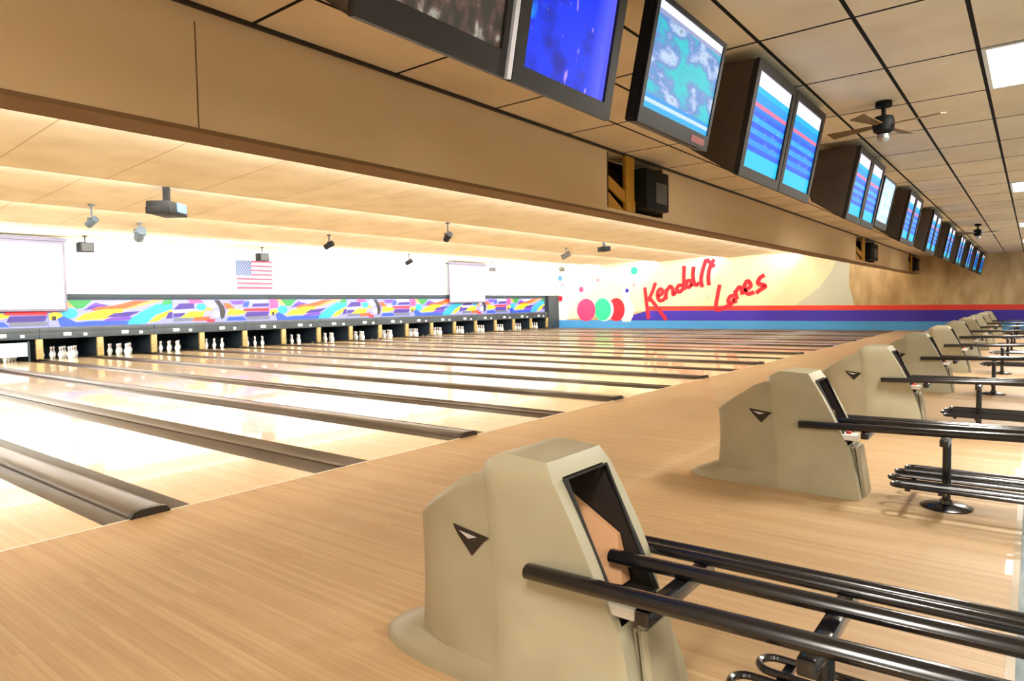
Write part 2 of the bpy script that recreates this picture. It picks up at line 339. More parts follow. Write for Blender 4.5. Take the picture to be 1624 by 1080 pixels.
# header fascia under the panels, one for each lane pair, with a pale plaque for each lane
for k, j in enumerate(range(1, 19, 2)):
    x0 = X1+j*PL; w = 2*PL
    if j == 17: w = 2*PL
    t = thing('pinsetter_fascia', 'slate grey fascia over two pin pits, %s from the photo\'s left' % ORD[k], 'pinsetter fascia', (x0, YMASK-.04, 0), 0, 'fascias over the pin pits')
    bm = B(); box(bm, .003, w-.003, 0, .12, .645, ZM[0]-.002, bev=.006); box(bm, .02, w-.02, -.03, -.002, .86, .93); link('fascia_panel', bm, M['header'], t)
    for q in (0, 1):
        bm = B(); box(bm, PL*q+.62, PL*q+.82, -.012, -.001, .72, .82); link('plaque', bm, M['plaque'], t)
        bm = B(); box(bm, PL*q+1.15, PL*q+1.25, -.012, -.001, .7, .78); link('plaque', bm, M['plaque'], t)
# lowered sweep guard, leftmost pit in view
t = thing('sweep_guard', 'pale blue-white pinsetter sweep guard lowered in front of the leftmost rack', 'sweep guard', (X1+2.5*PL, YMASK-.02, 0))
bm = B(); box(bm, -.5, .5, -.03, .0, .16, .56, bev=.01); link('guard_panel', bm, mat('guard_pale_blue', srgb(196, 224, 236), .4), t)
bm = B(); box(bm, -.56, -.51, -.03, .03, .0025, .6); box(bm, .51, .56, -.03, .03, .0025, .6); link('side_arm', bm, M['maskframe'], t)

# white wall above the masks and the wall pieces round the room
bm = B(); box(bm, XL, WX, 23.05, 23.2, 1.975, 4.3); link('wall_back', bm, M['white'], kind='structure', smooth=False)
bm = B(); box(bm, XL, WX, 23.02, 23.2, .65, 1.975); link('wall_back', bm, M['maskframe'], kind='structure', smooth=False)
bm = B(); box(bm, XL, seams[0]-.01, 22.88, 23.0, 0, 1.97); link('wall_back', bm, M['header'], kind='structure', smooth=False)
bm = B(); box(bm, X1+19*PL+.12, WX, 22.86, 23.0, 0, 1.97); link('wall_back', bm, M['header'], kind='structure', smooth=False)
bm = B(); box(bm, WX, WX+.2, YB, 24.6, -.3, 4.3); link('wall_right', bm, M['tanwall'], kind='structure', smooth=False)
bm = B(); box(bm, XL-.2, XL, YB, 24.6, -.3, 4.3); link('wall_left', bm, M['tanwall'], kind='structure', smooth=False)
bm = B(); box(bm, XL-.2, WX+.2, YB-.2, YB, -.3, 4.3); link('wall_front', bm, M['tanwall'], kind='structure', smooth=False)
# ceilings
bm = B(); box(bm, XL, WX, YB, CY, CEIL, CEIL+.05); link('ceiling', bm, M['tile_app'], kind='structure', smooth=False)
bm = B()
for a, b in BAYS:
    prism(bm, [(a, ZHI), (b-.02, ZLO), (b, ZLO), (b, ZLO+.04), (a, ZHI+.04)], 'x', XL, WX)
for (a, b) in BAYS[:-1]: box(bm, XL, WX, b-.02, b, ZLO, ZHI+.04)
link('ceiling', bm, M['tile_lane'], kind='structure', smooth=False)
bm = B(); box(bm, XL-.2, WX+.2, YB-.2, 24.8, 4.3, 4.4); link('ceiling', bm, M['white'], kind='structure', smooth=False)
# bulkhead beam across the room with three projector niches cut into its face
ZBB = 2.45
NI = [(6.95, 8.45), (20.9, 23.6), (30.9, 33.0)]
bm = B(); cuts = [XL]+[v for n_ in NI for v in n_]+[WX]
for i in range(0, len(cuts), 2): box(bm, cuts[i], cuts[i+1], CY, 4.25, ZBB, 4.3)
for a, b in NI:
    box(bm, a, b, CY, 4.25, ZBB, ZBB+.06); box(bm, a, b, CY, 4.25, CEIL-.02, 4.3)
link('wall_bulkhead', bm, M['bulk'], kind='structure', smooth=False)
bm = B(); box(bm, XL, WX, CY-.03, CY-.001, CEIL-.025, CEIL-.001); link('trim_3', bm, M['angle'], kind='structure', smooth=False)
bm = B(); box(bm, XL, WX, CY-.006, CY-.001, ZBB, ZBB+.02); box(bm, XL, WX, CY-.006, 4.256, ZBB-.008, ZBB-.0005); link('soffit_shade_sheet', bm, mat('soffit_shade_brown', srgb(128, 96, 60), .7), kind='structure', smooth=False)  # brown sheet under the beam: shade of its underside put into colour
bm = B(); box(bm, 2.06, 2.068, CY-.003, CY-.0005, ZBB+.02, CEIL-.1); link('trim_5', bm, M['bulk_joint'], kind='structure', smooth=False)
for k, (a, b) in enumerate(NI):
    d = .5; w = b-a
    t = thing('projector_niche', ['amber-lined projector niche in the tan beam, nearest to the camera', 'amber-lined projector niche in the tan beam, second along', 'dark projector niche at the far end of the tan beam'][k], 'projector niche', (a, CY, ZBB+.06), 0, 'projector niches in the beam')
    h = CEIL-.02-ZBB-.06
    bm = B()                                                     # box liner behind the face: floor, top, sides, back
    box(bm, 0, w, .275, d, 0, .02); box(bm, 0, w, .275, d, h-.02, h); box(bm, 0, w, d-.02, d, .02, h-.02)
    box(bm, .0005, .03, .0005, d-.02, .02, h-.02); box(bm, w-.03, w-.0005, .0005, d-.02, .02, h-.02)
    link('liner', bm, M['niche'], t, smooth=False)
    bm = B(); box(bm, w*.28, w*.42, -.03, .02, .0, h, 0, .004); link('upright', bm, M['amber'], t)
    bm = B(); prism(bm, [(.03, h*.56), (.03, h*.36), (w*.46, .0), (w*.46, .14)], 'y', -.01, .02); prism(bm, [(.03, h*.28), (.03, .0), (w*.28, .0)], 'y', 0, .02); link('brace', bm, M['amber'], t)
    bm = B(); box(bm, w*.47, w*.9, -.16, .24, .05, h-.12, 0, .015); o = link('projector_case', bm, M['fix'], t)
    bm = B(); box(bm, w*.64, w*.85, -.168, -.161, .14, h*.6, 0, .003); link('vent_panel', bm, M['grey'], o)

# ------------------------------------------------------------------ side wall mural: bands, balls, pins, dots, lettering, plus a painted light pool
YX = WX-.002
def wall_poly(bm, pts, off, mi):
    v = [bm.verts.new((WX-off, y, z)) for y, z in pts]; bm.faces.new(v).material_index = mi
def band(name, pts, m, th=.006):
    bm = B(); prism(bm, pts, 'x', WX-th, WX-.0005); return link(name, bm, m, kind='structure', smooth=False)
band('trim_6', [(23.0, .0), (YB, .0), (YB, .34), (23.0, .46), (23.0, .05)][0:4], M['sky'], .006)
band('trim_7', [(23.0, .46), (YB, .34), (YB, .76), (16.9, .96), (18.3, .9), (23.0, 1.0)][0:3]+[(YB, .78), (16.9, .98), (18.0, .72), (18.6, .47)], M['purple'], .008)
band('trim_8', [(16.9, .985), (YB, .785), (YB, 1.0), (16.9, 1.22)], M['red'], .01)
MC = ['cream', 'greyw', 'pinkp', 'greenp', 'red', 'white', 'blue', 'purple', 'brown']
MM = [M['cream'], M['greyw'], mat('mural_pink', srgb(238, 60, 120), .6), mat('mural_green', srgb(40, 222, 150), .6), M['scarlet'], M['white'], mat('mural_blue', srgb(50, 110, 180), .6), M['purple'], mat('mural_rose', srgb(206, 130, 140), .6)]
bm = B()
wall_poly(bm, [(23.0, .46), (16.9, 1.0), (16.9, 1.22), (9.1, 1.16), (8.56, 1.58), (8.0, 2.02), (7.51, 2.74), (7.3, 3.2), (7.2, 3.64), (23.0, 3.95)], .002, 0)  # lit part of the wall as cream colour, curved along the beam's shadow edge
wall_poly(bm, [(9.1, 1.165), (6.5, 1.13), (6.75, 2.1), (6.7, 3.64), (7.2, 3.64), (7.3, 3.2), (7.51, 2.74), (8.0, 2.02), (8.56, 1.58)], .0015, 1)  # grey-white crescent: rim of the light pool, put into the colour
def wdisc(cy, cz, ry, rz, off, mi, n=24): wall_poly(bm, [(cy+ry*math.cos(2*math.pi*i/n), cz+rz*math.sin(2*math.pi*i/n)) for i in range(n)], off, mi)
def wpin(cy, z0, s, off, mi):
    prof = [(.2, 0), (.34, .25), (.42, .5), (.36, .75), (.2, 1.0), (.15, 1.15), (.2, 1.35), (.2, 1.5), (.1, 1.62)]
    wall_poly(bm, [(cy+a*s, z0+b*s) for a, b in prof]+[(cy-a*s, z0+b*s) for a, b in prof[::-1]], off, mi)
wpin(22.55, .46, 1.15, .012, 5); wpin(18.25, .36, 1.2, .012, 5)
wdisc(18.9, 1.06, .55, .67, .014, 4); wdisc(19.72, 1.08, .66, .69, .015, 5); wdisc(19.8, 1.08, .56, .66, .017, 3); wdisc(20.92, 1.06, .64, .67, .019, 2)
for y, z, r, mi in [(23.5, 3.0, .1, 6), (22.75, 3.0, .16, 6), (22.6, 2.62, .12, 8), (21.24, 2.28, .17, 2), (20.1, 2.8, .1, 8), (19.2, 2.44, .09, 1), (18.2, 2.13, .12, 7), (17.74, 3.23, .22, 3), (22.75, 1.77, .18, 4), (17.77, 2.44, .08, 8), (14.9, 3.3, .12, 1), (13.5, 1.7, .12, 1), (16.5, 3.25, .12, 1)]:
    wdisc(y, z, r, r, .014, mi, 14)
o = link('wall_mural', bm, MM, smooth=False); tag(o, 'painted mural of pins, pink, green and red balls and dots over a painted light pool on the side wall', 'mural')
KK = [[(17.08, 2.28), (16.98, 1.4), (16.87, 0.52)], [(16.43, 2.52), (16.63, 2.01), (16.89, 1.5)], [(16.81, 1.71), (16.33, 1.13), (15.81, 0.47)], [(16.27, 1.75), (16.02, 1.94), (16.08, 2.15), (16.24, 2.1), (16.33, 1.85), (16.22, 1.54), (15.94, 1.59), (15.8, 1.89)], [(15.81, 1.58), (15.8, 2.14)], [(15.8, 1.99), (15.58, 2.29), (15.42, 2.13), (15.4, 1.83), (15.18, 2.02)], [(14.86, 2.31), (15.07, 2.32), (15.18, 2.12), (15.02, 1.97), (14.81, 2.16)], [(14.76, 3.35), (14.78, 2.76), (14.76, 2.06)], [(14.36, 2.54), (14.57, 2.55), (14.65, 2.31), (14.49, 2.2), (14.34, 2.4), (14.3, 2.25)], [(14.23, 3.28), (14.27, 2.74), (14.13, 2.31), (13.92, 2.43)], [(13.54, 3.63), (13.72, 3.11), (13.82, 2.57), (13.75, 2.18)], [(13.11, 3.61), (13.34, 3.19), (13.43, 2.7), (13.39, 2.27)], [(13.51, 3.63), (13.31, 3.43), (13.09, 3.22)]]
LL = [[(12.82, 2.29), (12.94, 1.72), (13.02, 1.0), (12.63, 1.09), (12.26, 1.23)], [(12.09, 1.7), (12.28, 1.66), (12.38, 1.42), (12.24, 1.27), (12.07, 1.51), (12.0, 1.32)], [(12.04, 1.98), (11.92, 1.51)], [(12.02, 1.84), (11.83, 2.12), (11.69, 2.02), (11.66, 1.74)], [(11.55, 1.92), (11.24, 2.15), (11.31, 2.38), (11.45, 2.39), (11.55, 2.06), (11.38, 1.78), (11.06, 1.86)], [(10.55, 2.68), (10.78, 2.55), (10.87, 2.28), (10.64, 2.22), (10.51, 2.12), (10.73, 1.99), (10.96, 1.81)]]
for strokes, lab in ((KK, 'large red script lettering reading Kendall on the side wall'), (LL, 'large red script lettering reading Lanes on the side wall, right of the longer word')):
    bm = B()
    for si, s in enumerate(strokes):
        pts = [(0, y, z) for y, z in s]; q = []
        for i in range(len(pts)-1):                                # catmull-rom smoothing
            p0, p1, p2, p3 = [Vector(pts[max(0, min(len(pts)-1, i+d))]) for d in (-1, 0, 1, 2)]
            for u in (0, .25, .5, .75): q.append(.5*((2*p1)+(p2-p0)*u+(2*p0-5*p1+4*p2-p3)*u*u+(3*p1-p0-3*p2+p3)*u**3))
        q.append(Vector(pts[-1]))
        a = len(bm.verts); wd = .1
        L_, R_ = [], []
        for i, p in enumerate(q):
            d = (q[min(i+1, len(q)-1)]-q[max(i-1, 0)]).normalized(); nn = Vector((0, -d.z, d.y))*wd
            L_.append(p+nn); R_.append(p-nn)
        for x in (WX-.035,):
            V = [[bm.verts.new((xx, v.y, v.z)) for v in side] for xx in (WX-.035-.0012*si, WX-.022) for side in (L_, R_)]
            n = len(q)
            for i in range(n-1):
                bm.faces.new([V[0][i], V[0][i+1], V[1][i+1], V[1][i]]); bm.faces.new([V[2][i], V[3][i], V[3][i+1], V[2][i+1]])
                bm.faces.new([V[0][i], V[2][i], V[2][i+1], V[0][i+1]]); bm.faces.new([V[1][i], V[1][i+1], V[3][i+1], V[3][i]])
            for i in (0, n-1): bm.faces.new([V[0][i], V[1][i], V[3][i], V[2][i]])
    o = link('wall_lettering', bm, M['scarlet'], smooth=False); tag(o, lab, 'wall lettering', 'red script words on the side wall')

# ------------------------------------------------------------------ projection screens, flag
def proj_screen(x0, x1, z0, z1, lab):
    t = thing('projection_screen', lab, 'projection screen', (x0, 22.72, z0), 0, 'white projection screens at the pin end'); w = x1-x0; h = z1-z0
    bm = B(); box(bm, 0, w, 0, .01, 0, h); link('border', bm, M['scrframe'], t, smooth=False)
    bm = B(); box(bm, .07, w-.07, -.004, -.0005, .05, h-.08); link('screen_surface', bm, M['screenw'], t, smooth=False)
    bm = B(); box(bm, -.05, w+.05, -.06, .08, h, h+.1, bev=.02); box(bm, .03, .06, 0, .3, h+.02, h+.05); box(bm, w-.06, w-.03, 0, .3, h+.02, h+.05); link('roller_case', bm, M['scrframe'], t)
    bm = B(); tube(bm, [(.0, 0.005, -.01), (w, .005, -.01)], .018); link('bottom_bar', bm, M['scrframe'], t)
proj_screen(3.9, 7.55, 1.48, 3.5, 'large white projection screen at the left edge, hanging over the pin end')
proj_screen(24.1, 26.85, 1.6, 3.5, 'smaller white projection screen far down the pin end, left of the mural wall')
t = thing('flag', 'stars and stripes flag hung flat on the white wall above the masks', 'flag', (13.13, 23.03, 2.18))
FW, FH = 1.45, 1.05
bm = B()
for i in range(13):
    n = 10
    for q in range(n):
        xa, xb = FW*q/n, FW*(q+1)/n
        if i >= 6 and xb <= .61: continue
        wv = lambda x: -.012*math.sin(x*9)-.02
        hexa(bm, [(xa, wv(xa), FH*i/13), (xb, wv(xb), FH*i/13), (xb, wv(xb)+.004, FH*i/13), (xa, wv(xa)+.004, FH*i/13), (xa, wv(xa), FH*(i+1)/13), (xb, wv(xb), FH*(i+1)/13), (xb, wv(xb)+.004, FH*(i+1)/13), (xa, wv(xa)+.004, FH*(i+1)/13)], i % 2)
link('stripes', bm, [M['flagr'], M['flagw']], t, smooth=False)
bm = B(); box(bm, -.005, .58, -.036, -.006, FH*6/13, FH)
for r_ in range(9):
    for c_ in range(6 if r_ % 2 == 0 else 5):
        x = .04+c_*.096+(0 if r_ % 2 == 0 else .048); z = FH*6/13+.035+r_*.062
        v = [bm.verts.new((x+(.018 if k % 2 == 0 else .007)*math.sin(k*math.pi/5), -.038, z+(.018 if k % 2 == 0 else .007)*math.cos(k*math.pi/5))) for k in range(10)]
        bm.faces.new(v).material_index = 1
link('canton', bm, [M['flagb'], M['flagw']], t, smooth=False)

# ------------------------------------------------------------------ ball returns (local frame: y towards the pins, origin at floor)
def outline(hw, yn, yr, ny=.43, n=12, k=.5):
    """half plan outline from the nose to the rear, x >= 0"""
    pts = [(hw*math.sin(a)**.85, (yn-ny)+ny*math.cos(a)**.8 if a < math.pi/2-1e-6 else yn-ny) for a in [math.pi/2*i/n for i in range(n+1)]]
    m = 4
    for i in range(1, m+1): pts.append((hw, (yn-ny)+(yr-yn+ny)*i/m))
    return pts
def loft(bm, half, ztop, fr, zb=0, flare=None, cap=True, shift=None, close_rear=True, edge=.02):
    rings = []
    for t in fr:
        row = []
        for i, (x, y) in enumerate(half):
            fx = flare(t, x, y) if flare else (x, y)
            zz = zb+(ztop(y)-zb)*t
            if shift: fx = (fx[0], fx[1]+shift(t, y))
            row.append((fx[0], fx[1], zz))
        rings.append(row)
    V = []
    for row in rings:
        R_ = [bm.verts.new(p) for p in row]; L_ = [R_[0] if abs(row[0][0]) < 1e-6 else bm.verts.new((-row[0][0], row[0][1], row[0][2]))]+[bm.verts.new((-p[0], p[1], p[2])) for p in row[1:]]
        V.append((R_, L_))
    n = len(half)
    for (Ra, La), (Rb, Lb) in zip(V, V[1:]):
        for i in range(n-1):
            bm.faces.new([Ra[i], Ra[i+1], Rb[i+1], Rb[i]]); bm.faces.new([La[i+1], La[i], Lb[i], Lb[i+1]])
        if Ra[0] is not La[0]: bm.faces.new([La[0], Ra[0], Rb[0], Lb[0]])
        if close_rear: bm.faces.new([Ra[-1], La[-1], Lb[-1], Rb[-1]])
    if cap:
        R_, L_ = V[-1]
        for i in range(n-1):
            if R_[i] is L_[i]: bm.faces.new([R_[i], R_[i+1], L_[i+1]])
            else: bm.faces.new([R_[i], R_[i+1], L_[i+1], L_[i]])
    return V
def make_return():
    t = thing('ball_return', '', 'ball return')
    # base skirt: low flared foot round the nose
    bm = B(); half = outline(.182, .50, -.1, .42)
    def fl(tt, x, y):
        e = {0: .16, 1: .155, 2: .12, 3: .05, 4: .0}[int(round(tt*4))]
        ky = max(0, (y+.1)/.57); return (x*(1+e*ky*1.3), y+e*ky**1.3)
    loft(bm, half, lambda y: .1, [0, .25, .5, .75, 1], 0, fl, cap=True, close_rear=False)
    link('base_skirt', bm, M['shell'], t)
    # front shell
    bm = B(); half = outline(.182, .47, -.07, .40, 14)
    zt = lambda y: .55+(.47-y)*.6 if y > .1 else .772+(.1-y)*.08
    def fl2(tt, x, y):
        k = 1-.03*tt
        if tt > .96: k = .97-(tt-.96)/.04*.06
        return (x*k, .05+(y-.05)*k-(.0 if y < .05 else .02*math.sin(math.pi*min(1, tt))*((y-.05)/.41)))
    loft(bm, half, zt, [0.03, .2, .4, .6, .8, .9, .95, .96, .975, .99, 1], 0, fl2)
    link('front_shell', bm, M['shell'], t, angle=50)
    # rear hood: a little wider and taller, slanted rear face with the ball opening, foot flaring backwards
    bm = B(); HW = .188; YF = .07; YR = -.6
    half = [(0.0, YF), (.07, YF-.006), (.12, YF-.025), (.16, YF-.06), (HW, YF-.13), (HW, -.14), (HW, -.22), (HW, -.3), (HW, -.42), (HW, YR)]
    zt2 = lambda y: .81+(YF-y)*.2 if y > -.2 else .864-(-.2-y)*.03
    ry = lambda tt: -.59+.13*tt+.21*tt*tt
    def fl3(tt, x, y):
        yy = YF+(y-YF)*((YF-ry(tt))/(YF-YR))
        k = 1 if tt < .94 else 1-(tt-.94)/.06*.1
        s_ = max(0, min(1, (YF-.05-y)/.5))
        pinch = 1+s_*(.10*(1-tt)**2-.22*math.exp(-((tt-.36)/.17)**2))
        return (x*k*pinch, yy-(1-k)*.12*(1 if y > -.1 else -.25))
    fr = [0, .08, .16, .24, .3, .36, .42, .5, .6, .7, .82, .9, .94, .965, .985, 1]
    V = loft(bm, half, zt2, fr, 0, fl3, close_rear=False)
    ow = .13; ring = []
    for (Ra, La) in V:
        a, b = Ra[-1], La[-1]; q = min(ow, a.co.x-.02); ring.append((a, bm.verts.new((q, a.co.y-.002, a.co.z)), bm.verts.new((-q, a.co.y-.002, a.co.z)), b))
    for i in range(len(fr)-1):
        p, q = ring[i], ring[i+1]
        bm.faces.new([p[0], p[1], q[1], q[0]]); bm.faces.new([p[2], p[3], q[3], q[2]])
        if fr[i+1] <= .43 or fr[i] >= .93: bm.faces.new([p[1], p[2], q[2], q[1]])
    link('rear_hood', bm, M['shell2'], t, angle=45)
    # opening: dark lining with a tan deflector
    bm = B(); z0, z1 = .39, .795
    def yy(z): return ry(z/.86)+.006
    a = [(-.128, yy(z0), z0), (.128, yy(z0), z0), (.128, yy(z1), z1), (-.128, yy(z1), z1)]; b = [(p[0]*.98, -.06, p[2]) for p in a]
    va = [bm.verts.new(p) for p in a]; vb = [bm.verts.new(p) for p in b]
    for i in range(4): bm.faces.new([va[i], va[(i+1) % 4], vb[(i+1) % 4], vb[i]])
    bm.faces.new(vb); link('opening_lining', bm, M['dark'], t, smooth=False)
    bm = B(); hexa(bm, [(.06, -.4, z0+.012), (.118, -.4, z0+.012), (.118, -.12, z0+.012), (.0, -.12, z0+.012), (.1, -.36, .56), (.118, -.36, .56), (.118, -.12, .7), (.09, -.12, .7)]); link('deflector', bm, M['tanin'], t)
    bm = B(); pts = [(-.13, z0), (.13, z0), (.13, z1), (-.13, z1)]
    tube(bm, [(x, yy(z)-.012, z) for x, z in pts+[pts[0]]], .01, 6); link('opening_rim', bm, M['rubber'], t)
    # lower rear cover under the rack
    bm = B(); hexa(bm, [(-.115, -.612, 0), (.115, -.612, 0), (.13, -.585, 0), (-.13, -.585, 0), (-.1, -.56, .36), (.1, -.56, .36), (.1, -.51, .36), (-.1, -.51, .36)])
    bmesh.ops.bevel(bm, geom=bm.edges[:], offset=.02, segments=3, affect='EDGES'); link('rear_cover', bm, M['shell'], t)
    # emblem on both flanks: dark down-pointing wedge with pale slash
    for s in (-1, 1):
        bm = B(); x = s*.183; dx = -s*.03
        prism(bm, [(.165, .575), (-.005, .555), (.02, .535), (.075, .475), (.14, .54)], 'x', x, x+dx, 0); prism(bm, [(.135, .557), (.05, .547), (.09, .535)], 'x', x+s*.001, x+dx, 1)
        link('emblem', bm, [M['black'], M['silver']], t, smooth=False)
    # reset panel with a red button
    bm = B(); box(bm, -.16, -.04, -.56, -.44, .4, .44, bev=.008); o = link('reset_panel', bm, M['plaque'], t)
    bm = B(); lathe(bm, [(.018, 0), (.018, .012), (.01, .018)], 12, 0, (-.1, -.5, .44)); link('button', bm, M['red'], o)
    # rack rails
    z0, z1 = .495, .53; YE = -2.35
    def rail(x, ya, r=.02, sx=1.25, up=0):
        bm = B(); zz = lambda y: z0+(z1-z0)*(-.2-y)/2.0+up*max(0, min(1, (-.2-y)/1.3))
        tube(bm, [(x, ya, zz(ya)), (x, YE, zz(YE)), (x, YE-.03, zz(YE)-.03)], r, 10, 0, sx); link('rail', bm, M['black'], t)
    rail(-.216, -.2, .026, 1.2, .02); rail(.055, -.36, .024, 1.2); rail(.205, -.40, .019, 1.1, -.015); rail(.26, -.30, .019, 1.1, -.015)
    for y in (-.62, -1.07, -1.75, -2.2):
        bm = B(); box(bm, -.23, .28, y-.025, y+.025, .43, .478, bev=.008); link('rack_bracket', bm, M['black'], t)
    for y in (-1.07, -2.2):
        bm = B(); tube(bm, [(-.03, y, .012), (-.03, y, .45)], .025, 12); link('rack_post', bm, M['black'], t)
        bm = B(); lathe(bm, [(.0, 0), (.15, 0), (.15, .008), (.12, .02), (.04, .028), (.035, .05)], 24, 0, (-.03, y, 0)); link('foot_plate', bm, M['black'], t)
    # lower shelf: hairpin loops of black tube
    bm = B(); zs = .17
    for xa, xb in ((-.32, -.22), (-.14, -.02), (.06, .16), (.22, .32)):
        ye = -.79 if xa in (-.32,) else (-.76 if xa < .2 else -.8)
        arc = [((xa+xb)/2-(xb-xa)/2*math.cos(a), ye+(xb-xa)/2*math.sin(a)-.05, zs) for a in [math.pi*i/8 for i in range(9)]]
        tube(bm, [(xa, YE, zs)]+arc+[(xb, YE, zs)], .013, 8)
    for y in (-1.07, -2.2): box(bm, -.32, .32, y-.02, y+.02, zs-.03, zs-.012)
    box(bm, -.32, .32, -.9, -.87, zs-.028, zs-.012)
    link('lower_shelf', bm, M['black'], t)
    return t
ret = make_return()
for k in range(0, 10):
    o = ret if k == 0 else copy_tree(ret)
    o.location = (X1+2*k*PL-.045, 1.5, 0)
    o['label'] = ['putty-coloured ball return with black rack, nearest in the bottom right foreground', 'putty-coloured ball return second from the camera, full lower shelf showing'][k] if k < 2 else 'putty-coloured ball return with black rack, %s in the row from the camera' % ORD[k]
    o['group'] = 'ball returns along the approach'

# ------------------------------------------------------------------ monitors along the ceiling
def screen_mat(kind, i=0):
    """what each screen shows, drawn with nodes on the generated coordinates (x across, z up)"""
    m = bpy.data.materials.new('screen_'+kind); m.use_nodes = True; nt = m.node_tree; n = nt.nodes; l = nt.links; b = n['Principled BSDF']
    b.inputs['Base Color'].default_value = (.01, .01, .01, 1); b.inputs['Roughness'].default_value = .5; b.inputs['Specular IOR Level'].default_value = .15
    tc = n.new('ShaderNodeTexCoord'); sp = n.new('ShaderNodeSeparateXYZ'); l.new(tc.outputs['Generated'], sp.inputs[0])
    def ramp(src, stops, const=True):
        r = n.new('ShaderNodeValToRGB'); r.color_ramp.interpolation = 'CONSTANT' if const else 'LINEAR'
        e = r.color_ramp.elements; e[0].position = stops[0][0]; e[0].color = (*srgb(*stops[0][1]), 1)
        e[1].position = stops[1][0]; e[1].color = (*srgb(*stops[1][1]), 1)
        for p, c in stops[2:]: x = e.new(p); x.color = (*srgb(*c), 1)
        l.new(src, r.inputs[0]); return r.outputs[0]
    def noise(sc, scale=(1, 1, 1), rot=0, det=3, loc=(0, 0, 0)):
        mp = n.new('ShaderNodeMapping'); mp.inputs['Scale'].default_value = scale; mp.inputs['Rotation'].default_value = (0, rot, 0); mp.inputs['Location'].default_value = loc
        no = n.new('ShaderNodeTexNoise'); no.inputs['Scale'].default_value = sc; no.inputs['Detail'].default_value = det
        l.new(tc.outputs['Generated'], mp.inputs[0]); l.new(mp.outputs[0], no.inputs[0]); return no.outputs[0]
    def mix(f, a, c, blend='MIX'):
        x = n.new('ShaderNodeMixRGB'); x.blend_type = blend
        if isinstance(f, float): x.inputs[0].default_value = f
        else: l.new(f, x.inputs[0])
        for s, v in ((1, a), (2, c)):
            if isinstance(v, tuple): x.inputs[s].default_value = (*srgb(*v), 1)
            else: l.new(v, x.inputs[s])
        return x.outputs[0]
    st = 1.25
    if kind == 'score':
        rows = ramp(sp.outputs['Z'], [(0, (0, 190, 240)), (.18, (0, 90, 226)), (.24, (0, 140, 240)), (.3, (0, 84, 222)), (.36, (0, 150, 244)), (.42, (0, 84, 222)), (.48, (10, 160, 246)), (.54, (0, 90, 226)), (.6, (0, 120, 236)), (.64, (226, 110, 150)), (.68, (0, 150, 240)), (.78, (0, 180, 240)), (.84, (236, 226, 240))])
        wh = ramp(noise(9, (1, 1, 3)), [(0, (0, 0, 0)), (.6, (255, 255, 255))])
        msk = ramp(sp.outputs['Z'], [(0, (0, 0, 0)), (.25, (120, 120, 120)), (.6, (0, 0, 0))])
        q = mix(1.0, wh, msk, 'MULTIPLY'); col = mix(.35, rows, mix(1.0, rows, q, 'ADD'))
    elif kind == 'blue':
        base = ramp(noise(3, det=5), [(0, (0, 20, 200)), (.45, (0, 50, 235)), (.62, (10, 30, 160))], False)
        side = ramp(sp.outputs['X'], [(0, (0, 0, 0)), (.75, (0, 0, 0)), (1.0, (90, 80, 90))], False)
        st_ = ramp(noise(5, (3, 1, 1), .7), [(0, (0, 0, 0)), (.66, (0, 0, 0)), (.78, (190, 150, 210))], False)
        gl = ramp(noise(2.2, loc=(3.1, 0, .4)), [(0, (0, 0, 0)), (.62, (0, 0, 0)), (.72, (0, 150, 160))], False)
        col = mix(1.0, mix(1.0, base, side, 'ADD'), mix(1.0, st_, gl, 'ADD'), 'ADD'); st = 1.3
    elif kind == 'picture':
        a = ramp(noise(3.2, det=4), [(0, (0, 160, 200)), (.40, (0, 196, 206)), (.5, (90, 130, 200)), (.6, (190, 214, 240)), (.7, (70, 80, 130))], False)
        tb = ramp(sp.outputs['Z'], [(0, (0, 170, 230)), (.06, (190, 220, 250)), (.1, (0, 150, 230)), (.14, (255, 255, 255)), (.88, (150, 160, 200)), (.92, (240, 244, 255))])
        mk = ramp(sp.outputs['Z'], [(0, (255, 255, 255)), (.14, (0, 0, 0)), (.88, (255, 255, 255))])
        col = mix(mk, a, tb); st = 1.1
    elif kind == 'pale':
        col = ramp(noise(5), [(0, (120, 190, 240)), (.5, (190, 220, 250)), (.65, (235, 240, 255))], False); st = 1.2
    else:
        col = ramp(noise(6, (2, 1, .8), det=6), [(0, (40, 38, 32)), (.45, (74, 66, 56)), (.58, (110, 84, 76)), (.68, (190, 186, 170))], False); st = .8
    b.inputs['Emission Strength'].default_value = st; l.new(col, b.inputs['Emission Color'])
    return m
SM = {k: screen_mat(k) for k in ('score', 'blue', 'picture', 'pale', 'grey')}
ZB_, ZT_, YBt, YTt = 2.31, 3.12, 1.76, 1.60
def slope_pt(x, v, off=0):                                          # v 0..1 up the tilted face; off outward (towards -y)
    return (x, (YTt-YBt)*v-off*.98, (ZT_-ZB_)*v-off*.19)
